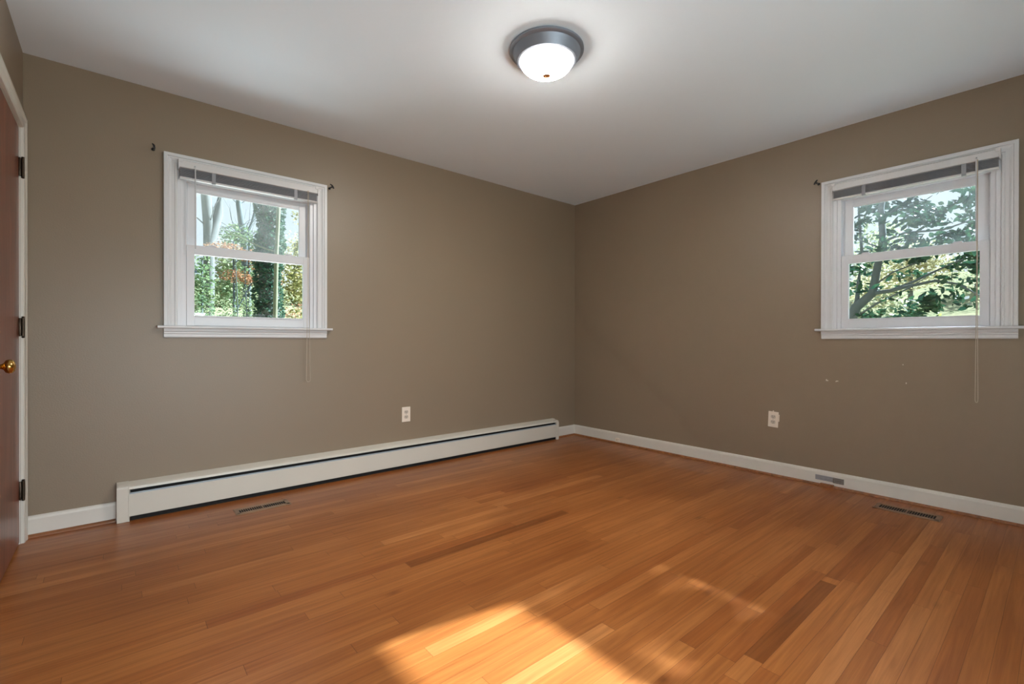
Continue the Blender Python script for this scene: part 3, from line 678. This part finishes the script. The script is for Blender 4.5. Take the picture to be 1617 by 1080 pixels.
# distant woods behind
rn = random.Random(8)
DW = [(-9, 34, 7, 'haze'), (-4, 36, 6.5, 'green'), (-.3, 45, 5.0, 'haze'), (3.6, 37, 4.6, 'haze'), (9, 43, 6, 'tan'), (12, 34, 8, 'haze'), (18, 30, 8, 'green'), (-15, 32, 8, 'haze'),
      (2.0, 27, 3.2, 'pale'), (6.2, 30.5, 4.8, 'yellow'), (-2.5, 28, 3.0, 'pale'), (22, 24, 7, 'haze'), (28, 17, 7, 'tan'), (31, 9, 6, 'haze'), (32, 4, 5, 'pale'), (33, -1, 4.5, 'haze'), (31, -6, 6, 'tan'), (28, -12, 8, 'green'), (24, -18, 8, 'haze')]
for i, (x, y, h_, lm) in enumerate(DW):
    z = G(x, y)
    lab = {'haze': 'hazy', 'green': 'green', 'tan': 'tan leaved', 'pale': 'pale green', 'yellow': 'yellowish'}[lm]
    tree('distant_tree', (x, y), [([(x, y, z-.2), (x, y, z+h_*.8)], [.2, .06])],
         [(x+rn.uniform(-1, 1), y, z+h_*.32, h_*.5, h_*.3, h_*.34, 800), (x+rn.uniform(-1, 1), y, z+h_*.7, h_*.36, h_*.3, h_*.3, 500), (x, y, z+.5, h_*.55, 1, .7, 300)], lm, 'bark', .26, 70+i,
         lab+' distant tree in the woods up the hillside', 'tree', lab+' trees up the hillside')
# --- seen through the right wall window: broad-leaved evergreen close to the house
HXo = 2.5
def h3(pts, jx=0): return [(HXo+jx, y, z) for y, z in pts]
z0 = hz(HXo, -1.7)
bt = tag(empty('holly_tree', (HXo, -1.72, z0-.05)), 'dark forked tree with glossy oval leaves outside the right wall window', 'tree')
def TR(pts): return [(x-HXo, y+1.72, z-z0+.05) for x, y, z in pts]
b = MB()
b.tube(TR([(2.5, -1.66, -.65), (2.5, -1.70, .3), (2.5, -1.789, 1.06), (2.5, -1.836, 1.235), (2.5, -1.888, 1.373), (2.5, -2.035, 1.516), (2.5, -2.067, 1.738), (2.5, -2.099, 1.937), (2.5, -2.12, 2.136), (2.5, -2.103, 2.409), (2.5, -2.14, 2.67), (2.5, -2.2, 3.0)]), [.085, .075, .06, .056, .05, .042, .036, .033, .032, .03, .025, .015], 10)
smooth_by_angle(b.build('trunk', M['barkd'], bt), 80)
for pts, rr in (([(2.5, -2.035, 1.516), (2.45, -2.2, 1.525), (2.4, -2.311, 1.547), (2.4, -2.556, 1.593), (2.4, -2.716, 1.545), (2.4, -2.869, 1.42)], [.024, .02, .017, .013, .010, .006]),
                ([(2.5, -2.17, 1.53), (2.5, -2.36, 1.60), (2.55, -2.508, 1.689), (2.6, -2.648, 1.767), (2.6, -2.867, 1.858)], [.014, .013, .011, .009, .005]),
                ([(2.5, -1.86, 1.33), (2.55, -1.885, 1.45), (2.6, -1.887, 1.688), (2.6, -1.915, 1.963), (2.6, -1.891, 2.315), (2.6, -1.872, 2.668), (2.6, -1.9, 3.1)], [.03, .024, .018, .016, .014, .010, .006]),
                ([(2.5, -1.84, 1.24), (2.4, -1.95, 1.29), (2.3, -2.101, 1.382), (2.3, -2.362, 1.523), (2.3, -2.5, 1.62)], [.018, .013, .011, .008, .004]),
                ([(2.5, -2.11, 2.05), (2.5, -2.3, 2.12), (2.5, -2.6, 2.1), (2.5, -2.95, 2.2)], [.014, .012, .009, .005]),
                ([(2.5, -2.11, 2.3), (2.5, -2.4, 2.5), (2.6, -2.8, 2.7), (2.6, -3.2, 2.86)], [.018, .015, .012, .006]),
                ([(2.5, -2.09, 2.0), (2.5, -1.9, 2.12), (2.5, -1.7, 2.2)], [.010, .008, .004]),
                ([(2.5, -2.05, 1.6), (2.5, -2.2, 1.72), (2.5, -2.4, 1.80), (2.5, -2.5, 1.88)], [.009, .008, .006, .003])):
    smooth_by_angle(MB().tube(TR(pts), rr, 7).build('branch', M['barkd'], bt), 80)
rn = random.Random(21); BL = []
def spr(y0, y1, z0_, z1, n, r0=.07, r1=.17, c=17, dx=.4):
    for k in range(n):
        BL.append((HXo+rn.uniform(-dx, dx), rn.uniform(y0, y1), rn.uniform(z0_, z1), rn.uniform(r0, r1), rn.uniform(r0, r1), rn.uniform(r0*.5, r1*.6), c))
spr(-1.95, -1.65, 1.7, 2.9, 26); spr(-2.45, -1.95, 2.35, 2.75, 20); spr(-2.5, -2.0, 2.0, 2.35, 12); spr(-2.95, -2.3, 2.05, 2.4, 26)
spr(-3.0, -2.45, 2.4, 2.65, 14); spr(-2.95, -2.45, 1.6, 2.05, 22); spr(-2.5, -2.1, 1.85, 2.0, 12); spr(-2.7, -2.3, 1.22, 1.45, 12); spr(-2.3, -1.95, 1.12, 1.3, 10, c=14)
spr(-2.9, -2.55, 1.25, 1.6, 6, c=14); spr(-2.5, -2.1, 1.6, 1.8, 4, c=10); spr(-2.05, -1.7, 1.4, 1.7, 5, c=10)
BL += [(2.5, -3.17+.10*k, 2.86+.012*k, .2, .12, .17, 150) for k in range(-4, 5)]  # dense clump above the view, placed to keep sun off the lower pane
leaves('foliage', rel(BL, HXo, -1.72, z0-.05), LM['holly'], bt, .082, 5, True, .6)
tree('tan_tree', (14.5, -.35), [([(14.5, -.35, .9), (14.5, -.35, 3.4)], [.1, .04])], [(14.5, -.5, 3.25, .5, 1.1, .75, 1500), (14.5, .5, 2.6, .5, .9, .6, 700)], 'tan', 'bark', .12, 61, 'dome of dry tan foliage beyond the forked tree', 'tree')
for i, (x, y, s_, lm, lab) in enumerate([(11, 1.2, 1.0, 'pale', 'pale shrub at the left of the slope beyond the forked tree'), (12, -.4, 1.1, 'pale', 'pale shrub in the middle of the slope beyond the forked tree'), (10.5, -1.4, .8, 'yellow', 'yellowish shrub on the slope beyond the forked tree'), (19, -2.8, 2.0, 'tan', 'large tan shrub far up the slope'), (24, 2.4, 2.6, 'haze', 'hazy shrub far up the slope'), (27, -.6, 1.7, 'pale', 'pale shrub highest on the slope')]):
    tree('slope_shrub', (x, y), [([(x, y, G(x, y)-.1), (x, y, G(x, y)+s_)], [.04, .015])], [(x, y, G(x, y)+s_*.7, s_*.8, s_, s_*.85, 1200)], lm, 'bark', .10, 90+i, lab, 'shrub', 'shrubs on the slope')

# a pale car far up the hill
cxx, cyy = 1.55, 47.5
cr_ = tag(empty('car', (cxx, cyy, hz(cxx, cyy)+.05), 0), 'white car parked far up the hill among the trees', 'car')
b = MB(); b.prism([(-2.1, .35), (-2.15, .75), (-1.9, .92), (-1.15, .98), (-.6, 1.42), (.75, 1.45), (1.35, 1.02), (2.05, .92), (2.15, .6), (2.1, .35)], -.85, .85, 'Y'); b.build('body', M['car'], cr_)
b = MB(); b.prism([(-1.0, 1.0), (-.56, 1.38), (.70, 1.40), (1.2, 1.02)], -.86, .86, 'Y'); b.build('side_windows', M['carglass'], cr_)
for x in (-1.35, 1.35):
    for y in (-.8, .8): MB().lathe([(.01, -.1), (.33, -.1), (.33, .1), (.01, .1)], (x, y, .33), 'Y', 20).build('wheel', M['tyre'], cr_)
